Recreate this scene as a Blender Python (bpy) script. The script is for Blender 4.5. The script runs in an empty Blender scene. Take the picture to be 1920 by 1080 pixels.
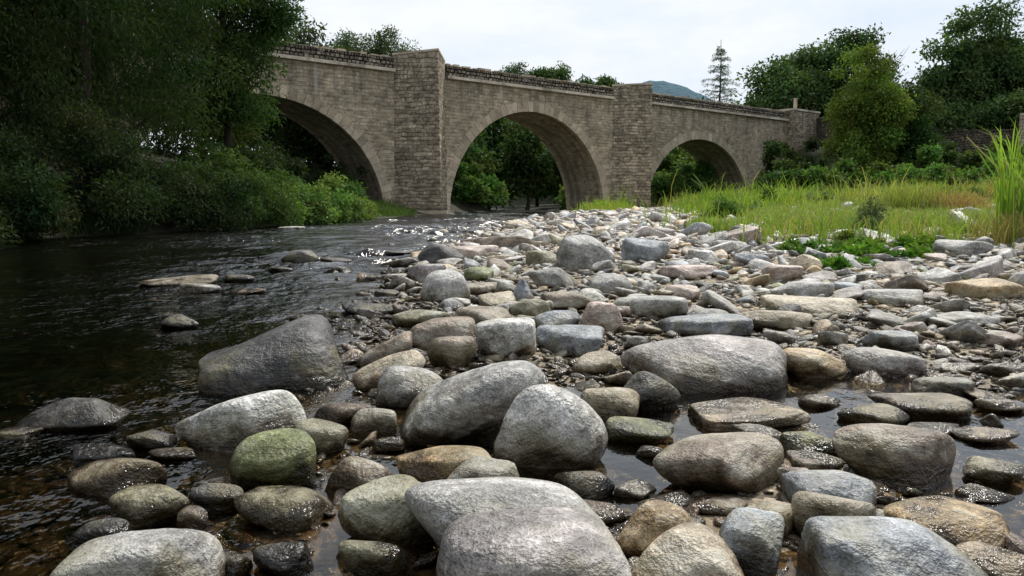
import bpy,bmesh,math,time
import numpy as np
from mathutils import Vector,Matrix
T0=time.time()
R=np.random.default_rng(11)
SC=bpy.context.scene
COL=SC.collection
# ------------------------------------------------------------------ helpers
def ss(a,b,x):
    t=np.clip((x-a)/(b-a),0,1); return t*t*(3-2*t)
def mk(name,V,F,mat=None,smooth=False,col=None,sco=None,loc=(0,0,0),parent=None):
    V=np.asarray(V,dtype=np.float32).reshape(-1,3); F=np.asarray(F,dtype=np.int32)
    me=bpy.data.meshes.new(name)
    me.vertices.add(len(V)); me.vertices.foreach_set("co",V.ravel())
    k=F.shape[1]; me.loops.add(F.size); me.loops.foreach_set("vertex_index",F.ravel())
    me.polygons.add(len(F)); me.polygons.foreach_set("loop_start",np.arange(0,F.size,k,dtype=np.int32))
    try: me.polygons.foreach_set("loop_total",np.full(len(F),k,dtype=np.int32))
    except Exception: pass
    me.polygons.foreach_set("use_smooth",np.full(len(F),smooth,dtype=bool))
    me.update(calc_edges=True)
    if col is not None:
        a=me.attributes.new("Col",'FLOAT_COLOR','POINT')
        c=np.ones((len(V),4),dtype=np.float32); c[:,:3]=col; a.data.foreach_set("color",c.ravel())
    if sco is not None:
        a=me.attributes.new("sco",'FLOAT_VECTOR','POINT'); a.data.foreach_set("vector",np.asarray(sco,dtype=np.float32).ravel())
    if mat: me.materials.append(mat)
    ob=bpy.data.objects.new(name,me); COL.objects.link(ob); ob.location=loc
    if parent is not None:
        ob.parent=parent; ob.matrix_parent_inverse=Matrix.Translation(-Vector(parent.location))
    return ob
def empty(name,loc):
    e=bpy.data.objects.new(name,None); COL.objects.link(e); e.location=loc; e.empty_display_size=.3; return e
def tag(o,label,cat,group=None):
    o["label"]=label; o["category"]=cat
    if group: o["group"]=group
def unit(a): return a/np.maximum(np.linalg.norm(a,axis=-1,keepdims=True),1e-9)
# ------------------------------------------------------------------ camera
CAMZ=0.7; PITCH=math.atan(160/1493.3); FP=1493.3
cam=bpy.data.cameras.new("camera"); cam.lens=28; cam.sensor_width=36; cam.clip_end=6000; cam.clip_start=.05
co=bpy.data.objects.new("camera",cam); COL.objects.link(co); co.location=(0,0,CAMZ)
co.rotation_euler=(math.pi/2-PITCH,0,0); SC.camera=co
# ------------------------------------------------------------------ terrain
YR=[-20,0,1.4,2.4,3.5,4.7,7.4,13,19,26,40,52,62,80,110,160]
XR=[.2,-.2,-.42,-.55,-.6,-.72,-.95,-.9,-.6,0,2.2,3.6,4,3,-8,-40]
YL=[-20,0,14.6,18,21.8,27,32.6,45,50,55,62,80,110,160]
XL=[-11,-10,-9.8,-8.3,-7.0,-6.5,-6.1,-5.5,-4.5,-3.6,-1.5,-3,-16,-50]
_wc={}
def wob(x,y,s,seed):
    if (s,seed) not in _wc:
        r=np.random.default_rng(seed); L=[]
        for i in range(6):
            a=r.uniform(0,6.28); k=s*r.uniform(.6,2.2); L.append((k*math.cos(a),k*math.sin(a),r.uniform(0,6.28)))
        _wc[(s,seed)]=L
    o=0
    for a,b,c in _wc[(s,seed)]: o=o+np.sin(a*x+b*y+c)
    return o/6
def g(x,y):
    x=np.asarray(x,float); y=np.asarray(y,float)
    xr=np.interp(y,YR,XR)+.25*wob(x*0,y,2.2,3); xl=np.interp(y,YL,XL)+.35*wob(x*0,y,.9,4)
    dr=x-xr; dl=xl-x
    drp=np.maximum(dr,0); dlp=np.maximum(dl,0)
    hr=(.010+.245*ss(3.0,11,y))*(1-np.exp(-drp/1.4))+.3*ss(4,13,dr)*ss(13,28,y)+.5*ss(8,26,x)*ss(20,45,y)
    hr=hr+.04*wob(x,y,5,5)*np.exp(-((x-.8)/3)**2)*ss(0,.5,dr)+.03*wob(x,y,2,6)*ss(0,1,dr)
    hr=hr-.065*np.exp(-(((x-1.2)/.75)**2+((y-2.6)/.45)**2))-.06*np.exp(-(((x-.15)/.45)**2+((y-2.25)/.35)**2))
    hr=hr-.03*np.exp(-(((x-1.5)/.4)**2+((y-1.95)/.3)**2))-.03*np.exp(-(((x-.2)/.9)**2+((y-1.6)/.4)**2))
    hr=np.where(dr>3,np.maximum(hr,.03),hr)
    q=(x-24.6)*.79+(y-76.4)*.611
    hr=hr+4.8*ss(.2,4,q)
    hr=hr+ .25*wob(x,y,.35,7)*ss(30,60,np.hypot(x,y))*ss(6,12,dr)
    hl=(1.0-.5*ss(24,34,y)*(1-ss(50,60,y)))*ss(-.1,2.2,dlp)+2.6*ss(2,13,dl)+6*ss(13,60,dl)+.2*wob(x,y,1.1,8)*ss(.5,2,dl)
    din=np.minimum(-dr,-dl); bed=-.42*(1-np.exp(-np.maximum(din,0)/4.5))+.03*wob(x,y,3,9)*ss(0,.6,din)
    return np.where(dr>0,hr,np.where(dl>0,hl,bed))
def gs(x,y): return float(g(x,y))
def ray(u,v):
    a=(u-960)/FP; b=(540-v)/FP; c,s=math.cos(PITCH),math.sin(PITCH)
    return np.array([a, c+b*s, -s+b*c])
TT=np.geomspace(.8,100,2600)
def gp(u,v):
    P=np.array([0,0,CAMZ])+ray(u,v)*TT[:,None]
    h=P[:,2]<=np.maximum(g(P[:,0],P[:,1]),0); i=int(np.argmax(h)) if h.any() else -1
    return P[i]
# ------------------------------------------------------------------ materials
def newmat(n):
    m=bpy.data.materials.new(n); m.use_nodes=True; nt=m.node_tree; nt.nodes.clear()
    return m,nt
class N:
    def __init__(s,nt): s.nt=nt
    def n(s,t,**k):
        x=s.nt.nodes.new(t)
        for a,b in k.items(): setattr(x,a,b)
        return x
    def l(s,a,b): s.nt.links.new(a,b)
    def noise(s,vec,scale,detail=4,rough=.55):
        x=s.n('ShaderNodeTexNoise'); x.inputs['Scale'].default_value=scale; x.inputs['Detail'].default_value=detail; x.inputs['Roughness'].default_value=rough
        if vec: s.l(vec,x.inputs['Vector'])
        return x.outputs[0]
    def mr(s,v,a,b,c,d,smooth=False):
        x=s.n('ShaderNodeMapRange'); x.clamp=True
        if smooth: x.interpolation_type='SMOOTHSTEP'
        s.l(v,x.inputs[0])
        for i,q in enumerate((a,b,c,d)): x.inputs[i+1].default_value=q
        return x.outputs[0]
    def math(s,op,a,b=None):
        x=s.n('ShaderNodeMath',operation=op)
        for i,q in enumerate((a,b)):
            if q is None: continue
            if isinstance(q,(int,float)): x.inputs[i].default_value=q
            else: s.l(q,x.inputs[i])
        return x.outputs[0]
    def mix(s,f,a,b,mode='MIX'):
        x=s.n('ShaderNodeMixRGB',blend_type=mode)
        for i,q in enumerate((f,a,b)):
            if isinstance(q,(int,float)): x.inputs[i].default_value=q
            elif isinstance(q,tuple): x.inputs[i].default_value=(*q,1)
            else: s.l(q,x.inputs[i])
        return x.outputs[0]
    def vm(s,v,sc):
        x=s.n('ShaderNodeVectorMath',operation='MULTIPLY'); s.l(v,x.inputs[0]); x.inputs[1].default_value=sc; return x.outputs[0]
    def bump(s,h,st,d):
        x=s.n('ShaderNodeBump'); x.inputs['Strength'].default_value=st; x.inputs['Distance'].default_value=d; s.l(h,x.inputs['Height']); return x
    def out(s,sh):
        o=s.n('ShaderNodeOutputMaterial'); s.l(sh,o.inputs[0])
    def pbsdf(s,colr,rough,nor=None,spec=.4):
        p=s.n('ShaderNodeBsdfPrincipled')
        if isinstance(colr,tuple): p.inputs['Base Color'].default_value=(*colr,1)
        else: s.l(colr,p.inputs['Base Color'])
        if isinstance(rough,(int,float)): p.inputs['Roughness'].default_value=rough
        else: s.l(rough,p.inputs['Roughness'])
        p.inputs['Specular IOR Level'].default_value=spec
        if nor: s.l(nor,p.inputs['Normal'])
        return p.outputs[0]
    def attr(s,n): 
        x=s.n('ShaderNodeAttribute'); x.attribute_name=n; return x
def grey(k,v):
    x=k.n('ShaderNodeCombineColor'); 
    for i in range(3): k.l(v,x.inputs[i])
    return x.outputs[0]
# stone
M_stone,nt=newmat("river_stone"); k=N(nt)
c=k.attr("Col").outputs['Color']; v=k.attr("sco").outputs['Vector']
geo=k.n('ShaderNodeNewGeometry'); sep=k.n('ShaderNodeSeparateXYZ'); k.l(geo.outputs['Position'],sep.inputs[0]); Z=sep.outputs[2]
n1=k.noise(v,7,6,.64); n2=k.noise(k.vm(v,(3,3,32)),1,3,.6); n3=k.noise(v,170,1,.6); n4=k.noise(v,3.6,6,.68); n5=k.noise(v,42,3,.72)
c=k.mix(1,c,grey(k,k.mr(n1,.36,.64,.6,1.42)),'MULTIPLY')
c=k.mix(1,c,grey(k,k.mr(n2,.4,.6,.82,1.18)),'MULTIPLY')
c=k.mix(1,c,grey(k,k.mr(n3,.35,.65,.70,1.32)),'MULTIPLY')
c=k.mix(1,c,grey(k,k.mr(n5,.38,.62,.78,1.22)),'MULTIPLY')
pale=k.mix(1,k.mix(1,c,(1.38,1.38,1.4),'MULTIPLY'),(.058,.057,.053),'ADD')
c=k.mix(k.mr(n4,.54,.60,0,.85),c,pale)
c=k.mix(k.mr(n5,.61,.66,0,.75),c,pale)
c=k.mix(k.mr(n4,.44,.37,0,.5),c,k.mix(1,c,(.5,.42,.32),'MULTIPLY'))
nz=k.noise(geo.outputs['Position'],7,3,.65)
zz=k.math('ADD',Z,k.mr(nz,.3,.7,.05,-.05))
band=k.math('MULTIPLY',k.mr(zz,.05,.08,0,1),k.mr(zz,.13,.09,0,1))
band=k.math('MULTIPLY',band,k.mr(n1,.46,.56,0,.6))
band=k.math('MULTIPLY',band,k.mr(k.attr("Col").outputs['Fac'],.06,.16,.15,1))
c=k.mix(band,c,(.46,.45,.39))
alg=k.math('MULTIPLY',k.mr(zz,.16,.05,0,1,True),k.mr(n4,.46,.56,0,.7))
c=k.mix(alg,c,(.13,.11,.045))
damp=k.mr(zz,.08,.03,0,1,True)
c=k.mix(damp,c,k.mix(1,c,(.56,.50,.42),'MULTIPLY'))
wet=k.mr(zz,.055,.015,0,1,True)
c=k.mix(wet,c,k.mix(1,c,(.34,.31,.28),'MULTIPLY'))
ro=k.mr(wet,0,1,.55,.14)
hsum=k.math('ADD',n1,k.math('ADD',k.math('MULTIPLY',n5,.28),k.math('ADD',k.math('MULTIPLY',n3,.06),k.math('MULTIPLY',n2,.28))))
bm=k.bump(hsum,.95,.034)
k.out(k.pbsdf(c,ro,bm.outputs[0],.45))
# terrain
M_ground,nt=newmat("ground"); k=N(nt)
c=k.attr("Col").outputs['Color']; geo=k.n('ShaderNodeNewGeometry'); P=geo.outputs['Position']
sep=k.n('ShaderNodeSeparateXYZ'); k.l(P,sep.inputs[0])
vo=k.n('ShaderNodeTexVoronoi'); vo.inputs['Scale'].default_value=30; k.l(P,vo.inputs['Vector'])
vc=k.n('ShaderNodeSeparateColor'); k.l(vo.outputs['Color'],vc.inputs[0])
c=k.mix(1,c,grey(k,k.mr(vc.outputs[0],0,1,.4,1.8)),'MULTIPLY')
c=k.mix(1,c,grey(k,k.mr(k.noise(P,2.5,4),.3,.7,.6,1.4)),'MULTIPLY')
wet=k.mr(sep.outputs[2],.03,.0,0,1,True)
c=k.mix(wet,c,k.mix(1,c,(.45,.41,.35),'MULTIPLY'))
h=k.math('ADD',k.math('MULTIPLY',vo.outputs['Distance'],-.8),k.noise(P,24,4))
k.out(k.pbsdf(c,k.mr(wet,0,1,.9,.3),k.bump(h,.8,.035).outputs[0],.3))
# water
M_water,nt=newmat("river_water"); k=N(nt)
geo=k.n('ShaderNodeNewGeometry'); P=geo.outputs['Position']; sep=k.n('ShaderNodeSeparateXYZ'); k.l(P,sep.inputs[0])
w2=k.noise(k.vm(P,(1,.75,1)),11,3,.6); w1=k.noise(k.vm(P,(1,.6,1)),3.5,2,.55)
am=k.mr(k.noise(P,.45,2),.38,.6,.35,1.4)
h=k.math('ADD',k.math('MULTIPLY',w2,k.mr(sep.outputs[0],-.9,-.2,1.0,.12)),k.math('MULTIPLY',w1,k.mr(sep.outputs[0],-.9,-.2,1.7,.1)))
h=k.math('MULTIPLY',h,k.math('MULTIPLY',am,k.mr(sep.outputs[1],2,12,.8,1.4)))
bm=k.bump(h,.85,.030)
fr=k.n('ShaderNodeFresnel'); fr.inputs['IOR'].default_value=1.33; k.l(bm.outputs[0],fr.inputs['Normal'])
gl=k.n('ShaderNodeBsdfGlossy'); k.l(k.mr(sep.outputs[1],3,16,.03,.11),gl.inputs['Roughness']); k.l(bm.outputs[0],gl.inputs['Normal'])
tr=k.n('ShaderNodeBsdfTransparent')
deep=k.mr(sep.outputs[0],-.5,-2.3,0,1,True)
k.l(k.mix(deep,(.70,.61,.46),(.17,.14,.09)),tr.inputs[0])
mx=k.n('ShaderNodeMixShader'); k.l(k.mr(fr.outputs[0],0,1,.01,1.3),mx.inputs[0]); k.l(tr.outputs[0],mx.inputs[1]); k.l(gl.outputs[0],mx.inputs[2]); k.out(mx.outputs[0])
# leaves
def leafmat(n,trl=.25,rough=.6,spec=.15):
    m,nt=newmat(n); k=N(nt); c=k.attr("Col").outputs['Color']
    p=k.pbsdf(c,rough,None,spec); t=k.n('ShaderNodeBsdfTranslucent'); k.l(k.mix(1,c,(1.3,1.5,.6),'MULTIPLY'),t.inputs[0])
    mx=k.n('ShaderNodeMixShader'); mx.inputs[0].default_value=trl; k.l(p,mx.inputs[1]); k.l(t.outputs[0],mx.inputs[2]); k.out(mx.outputs[0]); return m
M_leaf=leafmat("foliage",.3,.7,.08); M_grass=leafmat("grass_blades",.4,.6)
M_bark,nt=newmat("bark"); k=N(nt); geo=k.n('ShaderNodeNewGeometry')
nn=k.noise(k.vm(geo.outputs['Position'],(9,9,1.6)),1,4,.7)
k.out(k.pbsdf(k.mix(nn,(.022,.018,.013),(.09,.075,.055)),.9,k.bump(nn,.8,.05).outputs[0],.2))
# masonry
def masonry(n,bw,rh,c1,c2,mort,mortar=.02,bumpd=.05,distort=.06,streak=True,var=.3):
    m,nt=newmat(n); k=N(nt); v=k.attr("sco").outputs['Vector']
    nzn=k.n('ShaderNodeTexNoise'); nzn.inputs['Scale'].default_value=1.3; nzn.inputs['Detail'].default_value=4; k.l(v,nzn.inputs['Vector'])
    sub=k.n('ShaderNodeVectorMath',operation='MULTIPLY_ADD'); k.l(nzn.outputs['Color'],sub.inputs[0]); sub.inputs[1].default_value=(distort*8,distort*2.8,0); k.l(v,sub.inputs[2])
    b=k.n('ShaderNodeTexBrick'); k.l(sub.outputs[0],b.inputs['Vector']); b.inputs['Scale'].default_value=1
    b.inputs['Brick Width'].default_value=bw; b.inputs['Row Height'].default_value=rh; b.inputs['Mortar Size'].default_value=mortar; b.inputs['Mortar Smooth'].default_value=.6
    b.inputs['Bias'].default_value=0; b.offset=.45; b.squash=.6; b.squash_frequency=3
    b.inputs['Color1'].default_value=(*c1,1); b.inputs['Color2'].default_value=(*c2,1); b.inputs['Mortar'].default_value=(*mort,1)
    c=b.outputs['Color']
    nb=k.noise(v,.45,4,.6); nf=k.noise(v,8,5,.72); nm=k.noise(k.vm(v,(1/bw,1/rh,1)),.8,2)
    c=k.mix(1,c,grey(k,k.mr(nb,.3,.7,.7,1.3)),'MULTIPLY')
    c=k.mix(1,c,grey(k,k.mr(nm,.35,.65,1-var,1+var)),'MULTIPLY')
    c=k.mix(1,c,grey(k,k.mr(nf,.3,.7,.66,1.36)),'MULTIPLY')
    n6=k.noise(v,1.1,5,.7)
    c=k.mix(k.mr(n6,.54,.66,0,.55),c,(.42,.36,.275))
    c=k.mix(k.mr(n6,.46,.35,0,.6),c,(.12,.10,.075))
    if streak:
        sp=k.n('ShaderNodeSeparateXYZ'); k.l(v,sp.inputs[0])
        st=k.noise(k.vm(v,(1.6,.12,1)),1,4,.6)
        hi=k.mr(sp.outputs[1],5.0,8.6,0,1,True)
        c=k.mix(k.math('MULTIPLY',k.mr(st,.46,.62,0,.62),hi),c,(.10,.09,.075))
        c=k.mix(k.mr(sp.outputs[1],.9,.1,0,.65,True),c,(.06,.055,.04))
        for s0,zl,zh in ((8.5,7.35,8.4),(-5.1,6.6,8.4)):
            mk_=k.math('MULTIPLY',k.mr(k.math('ABSOLUTE',k.math('SUBTRACT',sp.outputs[0],s0)),.04,.17,1,0),k.math('MULTIPLY',k.mr(sp.outputs[1],zl,zl+.4,0,1),.6))
            c=k.mix(mk_,c,(.5,.47,.42))
    h=k.math('ADD',k.math('MULTIPLY',b.outputs['Fac'],-1.0),k.math('ADD',k.math('MULTIPLY',nf,.7),k.math('MULTIPLY',nm,.8)))
    k.out(k.pbsdf(c,.92,k.bump(h,.9,bumpd).outputs[0],.2)); return m
M_wall=masonry("bridge_masonry",.46,.22,(.41,.34,.25),(.32,.265,.192),(.27,.225,.165),.014,.035,.08,True,.26)
M_pier=masonry("pier_masonry",.42,.23,(.43,.355,.26),(.25,.205,.15),(.15,.125,.092),.02,.09,.12,True,.4)
M_rubble=masonry("rubble_parapet",.3,.22,(.34,.285,.22),(.11,.095,.075),(.01,.009,.007),.05,.14,.07,False,.4)
M_dark=masonry("old_wall_stone",.4,.2,(.16,.135,.10),(.08,.068,.05),(.02,.018,.014),.03,.10,.07,False)
M_ring=masonry("voussoir_stone",3,3,(.45,.375,.28),(.38,.315,.235),(.4,.33,.24),.001,.03,.01,False)
M_cope=masonry("coping_stone",4,4,(.50,.44,.36),(.43,.38,.31),(.45,.41,.34),.001,.03,.01,False)
# ------------------------------------------------------------------ world + sun
w=bpy.data.worlds.new("World"); SC.world=w; w.use_nodes=True; nt=w.node_tree; nt.nodes.clear(); k=N(nt)
sky=k.n('ShaderNodeTexSky'); sky.sky_type='NISHITA'; sky.sun_disc=False; sky.sun_elevation=math.radians(50); sky.sun_rotation=math.radians(30); sky.dust_density=3
tc=k.n('ShaderNodeTexCoord'); cl=k.noise(k.vm(tc.outputs['Generated'],(1,1,3)),2.2,6,.6)
cc=k.mix(k.mr(cl,.38,.62,0,1),(7.6,8.7,10.1),(9.9,10.2,10.4))
m=k.mix(k.mr(cl,.3,.6,.86,.96),sky.outputs[0],cc)
bg=k.n('ShaderNodeBackground'); bg.inputs[1].default_value=.1; k.l(m,bg.inputs[0])
o=k.n('ShaderNodeOutputWorld'); k.l(bg.outputs[0],o.inputs[0])
sl=bpy.data.lights.new("sun",'SUN'); sl.energy=4.2; sl.angle=math.radians(9); sl.color=(1,.955,.87)
so=bpy.data.objects.new("sun",sl); COL.objects.link(so)
e=math.radians(50); r_=math.radians(30); d=Vector((math.sin(r_)*math.cos(e),math.cos(r_)*math.cos(e),math.sin(e)))
so.rotation_euler=d.to_track_quat('Z','Y').to_euler()
SC.view_settings.view_transform='Standard'; SC.view_settings.look='None'; SC.view_settings.exposure=0
# ------------------------------------------------------------------ ground mesh
geoms=np.geomspace
def gridF(nx,ny):
    i=(np.arange(ny-1)[:,None]*nx+np.arange(nx-1)[None]).ravel(); return np.stack([i,i+1,i+nx+1,i+nx],1)
xs=np.unique(np.round(np.concatenate([-geoms(12,2600,45),np.linspace(-12,-2.5,60),np.linspace(-2.5,4,190),np.linspace(4,45,120),geoms(45,2600,40)]),3))
ys=np.unique(np.round(np.concatenate([np.linspace(-40,.5,20),np.linspace(.5,6,150),np.linspace(6,20,120),np.linspace(20,110,170),geoms(110,4000,40)]),3))
X,Y=np.meshgrid(xs,ys); Zt=g(X,Y)
V=np.stack([X,Y,Zt],-1).reshape(-1,3); F=gridF(len(xs),len(ys))
xr=np.interp(V[:,1],YR,XR); xl=np.interp(V[:,1],YL,XL); dr=V[:,0]-xr; dl=xl-V[:,0]
grav=np.array([.28,.23,.165]); bedc=np.array([.13,.10,.06]); soil=np.array([.03,.032,.016]); mead=np.array([.09,.11,.035])
C=np.where((dr>0)[:,None],grav,np.where((dl>-.3)[:,None],soil,bedc))
mm=(ss(5,11,dr)*ss(22,32,V[:,1]))[:,None]; C=C*(1-mm)+mead*mm
far=ss(56,66,V[:,1]-.3*V[:,0])[:,None]; C=C*(1-far)+soil*far
o=mk("ground",V,F,M_ground,True,C); o["kind"]="structure"
xs=np.unique(np.round(np.concatenate([np.linspace(-60,-12,12),np.linspace(-12,2.5,360),np.linspace(2.5,14,30)]),3))
ys=np.unique(np.round(np.concatenate([np.linspace(-40,.6,15),np.linspace(.6,7,240),geoms(7,60,760),np.linspace(60,150,60)]),4))
X,Y=np.meshgrid(xs,ys)
def waves(x,y):
    r=np.random.default_rng(77); z=0
    wx=x+.35*wob(x,y,1.2,61); wy=y+.35*wob(x,y,1.1,62)
    for i in range(28):
        lam=r.uniform(.2,.9)*(.6 if i%2 else 1.2); a=r.normal(-1.35,.75); kk=6.28/lam
        z=z+lam*.011*np.sin(kk*(math.cos(a)*wx+math.sin(a)*wy)+r.uniform(0,6.28))
    return z*.42
riff=ss(2.5,12,Y); calm=1-ss(-1.0,-.2,X-.0)*(1-ss(4,9,Y)); pat=.25+1.3*ss(-.3,.4,wob(X,Y*.8,.75,63)); fade=(1-ss(48,62,Y))*(1-.5*ss(26,38,Y))
Wz=waves(X,Y)*(.4+1.3*riff)*pat*(.03+.97*calm)*fade*(.6+1.3*ss(-7.5,-2,X)*ss(6,14,Y))
V=np.stack([X,Y,Wz],-1).reshape(-1,3)
o=mk("river_water",V,gridF(len(xs),len(ys)),M_water,True); o["kind"]="structure"
print("T ground",time.time()-T0)
# ------------------------------------------------------------------ stones
def ico(n):
    bm=bmesh.new(); bmesh.ops.create_icosphere(bm,subdivisions=n,radius=1)
    V=np.array([v.co for v in bm.verts]); F=np.array([[v.index for v in f.verts] for f in bm.faces]); bm.free(); return unit(V),F
ICO={n:ico(n) for n in (1,2,3,4,5)}
def rotm(ax,a): return np.array(Matrix.Rotation(a,3,ax))
def shape(lv,rng,p=9,npl=13,pre=(1,1,1),roll=0,nz=.03,hlo=.7):
    D,F=ICO[lv]; n=unit(rng.normal(size=(npl,3))); h=rng.uniform(hlo,1.02,npl)
    n=np.vstack([n,np.eye(3),-np.eye(3)]); h=np.concatenate([h,rng.uniform(.86,1.05,6)])
    q=np.maximum(D@n.T,0)/h; r=(q**p).sum(1)**(-1/p)
    d=0
    for j in range(22 if lv>3 else 12):
        f=rng.choice([2,4,8,14,22] if lv>3 else [2,4,8]); kx=rng.normal(size=3)*f; d=d+np.sin(D@kx+rng.uniform(0,6.28))/np.linalg.norm(kx)**.95
    r=r*(1+nz*1.6*d)
    V=D*r[:,None]*np.array(pre)
    V=V@(rotm('Z',rng.uniform(0,6.28))).T if pre==(1,1,1) else V
    if roll: V=V@rotm('Y',math.radians(-roll)).T
    lo,hi=V.min(0),V.max(0); V=(V-(lo+hi)/2)/((hi-lo)/2)
    return V,F
PAL=dict(grey=(.28,.272,.258),lgrey=(.38,.367,.345),blue=(.215,.23,.25),dark=(.05,.047,.047),tan=(.38,.315,.23),ochre=(.33,.235,.12),pink=(.37,.29,.25),brown=(.19,.148,.11),olive=(.235,.22,.145),moss=(.155,.175,.065),purple=(.275,.248,.24),white=(.50,.49,.46))
WORD=dict(grey="grey",lgrey="light grey",blue="bluish grey",dark="dark blackish",tan="tan",ochre="ochre brown",pink="pinkish",brown="brown",olive="olive grey",moss="mossy green",purple="purplish grey banded",white="pale whitish")
H=[
(815,968,1182,1190,'purple',dict(p=5,hlo=.82)),(752,893,1168,1110,'grey',dict(p=5,hlo=.82)),(125,990,402,1170,'grey',{}),
(925,715,1142,898,'lgrey',dict(p=4,taper=.2)),(722,664,1022,842,'grey',dict(pre=(1.5,.9,.62),roll=30,p=6,hlo=.84,by=.95)),(372,598,662,742,'dark',dict(skew=.5,p=6,hlo=.86,by=1.0)),
(338,728,573,852,'white',dict(skew=.3,p=7)),(430,814,592,924,'moss',dict(p=5)),(1222,813,1474,942,'brown',{}),(1570,797,1800,918,'brown',{}),
(1167,627,1480,735,'purple',dict(p=10)),(1154,694,1279,780,'dark',dict(p=7,taper=.35)),(888,596,1008,680,'white',{}),(788,507,882,582,'lgrey',dict(p=6)),
(1043,440,1152,517,'grey',dict(p=14)),(1165,446,1258,502,'blue',dict(p=18)),(638,904,832,1025,'olive',{}),(445,917,615,988,'olive',{}),
(210,912,354,978,'olive',{}),(355,901,462,953,'dark',{}),(48,741,240,808,'dark',dict(skew=.1,taper=.45)),(128,850,305,928,'brown',dict(skew=.45,p=14)),
(1518,978,1845,1160,'blue',dict(p=15)),(1648,930,1918,1025,'ochre',dict(p=14)),(1488,921,1646,1035,'brown',{}),(1474,885,1642,968,'blue',dict(p=18)),
(1168,992,1392,1140,'tan',{}),(1154,947,1305,1060,'ochre',{}),(1340,968,1478,1095,'blue',dict(p=20)),(1385,942,1502,1010,'tan',dict(p=14)),
(1234,589,1402,642,'blue',dict(p=18)),(1394,580,1522,626,'tan',dict(p=16)),(1004,611,1136,670,'blue',dict(p=22)),(768,596,890,667,'brown',{}),
(658,655,796,742,'tan',dict(pre=(1.5,1,.7),roll=26)),(658,620,776,706,'brown',dict(pre=(1.5,1,.6),roll=28)),(706,690,840,778,'grey',{}),
(550,789,652,857,'olive',{}),(655,765,746,828,'lgrey',{}),(738,832,930,918,'ochre',dict(p=14,skew=.35)),(824,865,974,953,'lgrey',dict(p=18)),
(848,577,962,633,'brown',{}),(953,559,1032,612,'olive',{}),(1000,583,1087,627,'blue',dict(p=14)),(1083,565,1172,642,'pink',dict(p=22,taper=.35)),
(1148,553,1294,603,'grey',dict(p=16)),(1445,526,1562,567,'grey',dict(p=12)),(1428,555,1607,592,'tan',dict(p=16)),(1608,542,1742,574,'grey',dict(p=16)),
(1458,650,1582,714,'ochre',dict(p=16)),(1588,650,1727,710,'purple',dict(skew=-.35)),(1612,619,1717,662,'blue',dict(p=20)),(1728,584,1862,613,'grey',dict(p=14)),
(1708,705,1827,748,'grey',dict(p=18)),(1643,735,1818,784,'brown',dict(p=12)),(1298,751,1512,802,'tan',dict(p=16)),(1578,758,1702,802,'olive',{}),
(1374,797,1468,840,'white',dict(p=22)),(1463,811,1564,864,'moss',{}),(1128,786,1268,832,'moss',{}),(1038,880,1152,937,'dark',{}),
(134,828,264,872,'dark',dict(p=16)),(238,807,332,845,'dark',dict(p=16)),(528,469,603,498,'dark',dict(p=20)),(784,456,872,507,'dark',dict(p=18,skew=-.4)),
(293,588,377,620,'dark',dict(p=14,taper=.6)),(258,516,407,540,'brown',dict(skew=.4)),(338,530,412,552,'grey',{}),(640,567,767,592,'dark',{}),
(734,579,852,622,'olive',{}),(758,494,838,537,'purple',dict(p=18)),(1070,660,1170,708,'tan',dict(p=14)),(800,630,893,702,'brown',{}),
(1100,514,1192,557,'grey',{}),(1014,548,1112,585,'brown',dict(p=14)),(1238,496,1347,527,'pink',dict(p=14)),(1478,476,1542,520,'tan',dict(p=20,taper=.3)),
(1428,497,1503,537,'pink',dict(p=18)),(1775,520,1918,562,'ochre',dict(p=14)),(1700,376,1768,410,'dark',{}),(1893,506,1990,562,'grey',{}),
(474,1018,592,1085,'dark',{}),(634,1010,765,1100,'olive',{}),(870,501,926,533,'moss',{}),(958,523,1002,575,'blue',dict(p=18,taper=.4)),
(328,950,392,1008,'brown',dict(p=16)),(588,752,702,802,'brown',{}),(148,974,242,1024,'dark',{}),(1085,728,1204,790,'tan',{}),
(898,440,1002,474,'brown',dict(p=18)),(280,838,372,866,'brown',{}),(-10,800,77,822,'dark',{}),(1800,1030,1960,1120,'tan',{}),
(380,1035,470,1090,'dark',{}),(985,470,1050,505,'olive',{}),(1330,450,1400,475,'lgrey',dict(p=16)),(1750,450,1850,485,'lgrey',dict(p=16)),(1560,430,1612,460,'white',dict(p=18)),
(610,860,740,940,'brown',dict(p=14)),(1280,690,1340,720,'brown',{}),(1825,620,1920,655,'pink',dict(p=14)),(1840,680,1930,712,'grey',dict(p=14)),(1040,935,1170,985,'brown',{}),
(420,515,480,530,'dark',{}),(500,500,550,512,'dark',{}),(600,483,660,495,'dark',{}),(430,540,500,555,'brown',{}),(700,543,750,558,'dark',{}),(540,590,590,602,'brown',{}),(680,516,720,527,'brown',{}),(720,470,770,481,'dark',{}),(520,424,572,432,'white',{}),
(1700,790,1800,815,'brown',{}),(1790,800,1900,830,'tan',{}),(1830,745,1915,775,'tan',{}),(1800,860,1930,905,'olive',{}),(1500,740,1580,765,'brown',{}),(1480,850,1580,890,'brown',{}),(1280,930,1400,965,'brown',{}),(1740,700,1800,712,'tan',{}),
(1190,835,1250,860,'brown',{}),(1150,900,1230,935,'grey',dict(p=16)),(1560,905,1660,935,'tan',dict(p=16)),(1790,910,1900,940,'grey',dict(p=16)),(700,820,760,848,'brown',dict(p=14)),(390,690,470,702,'dark',{})]
placed=[]; nst=0
GRP="stones of the river bed"
rs=np.random.default_rng(5)
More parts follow.
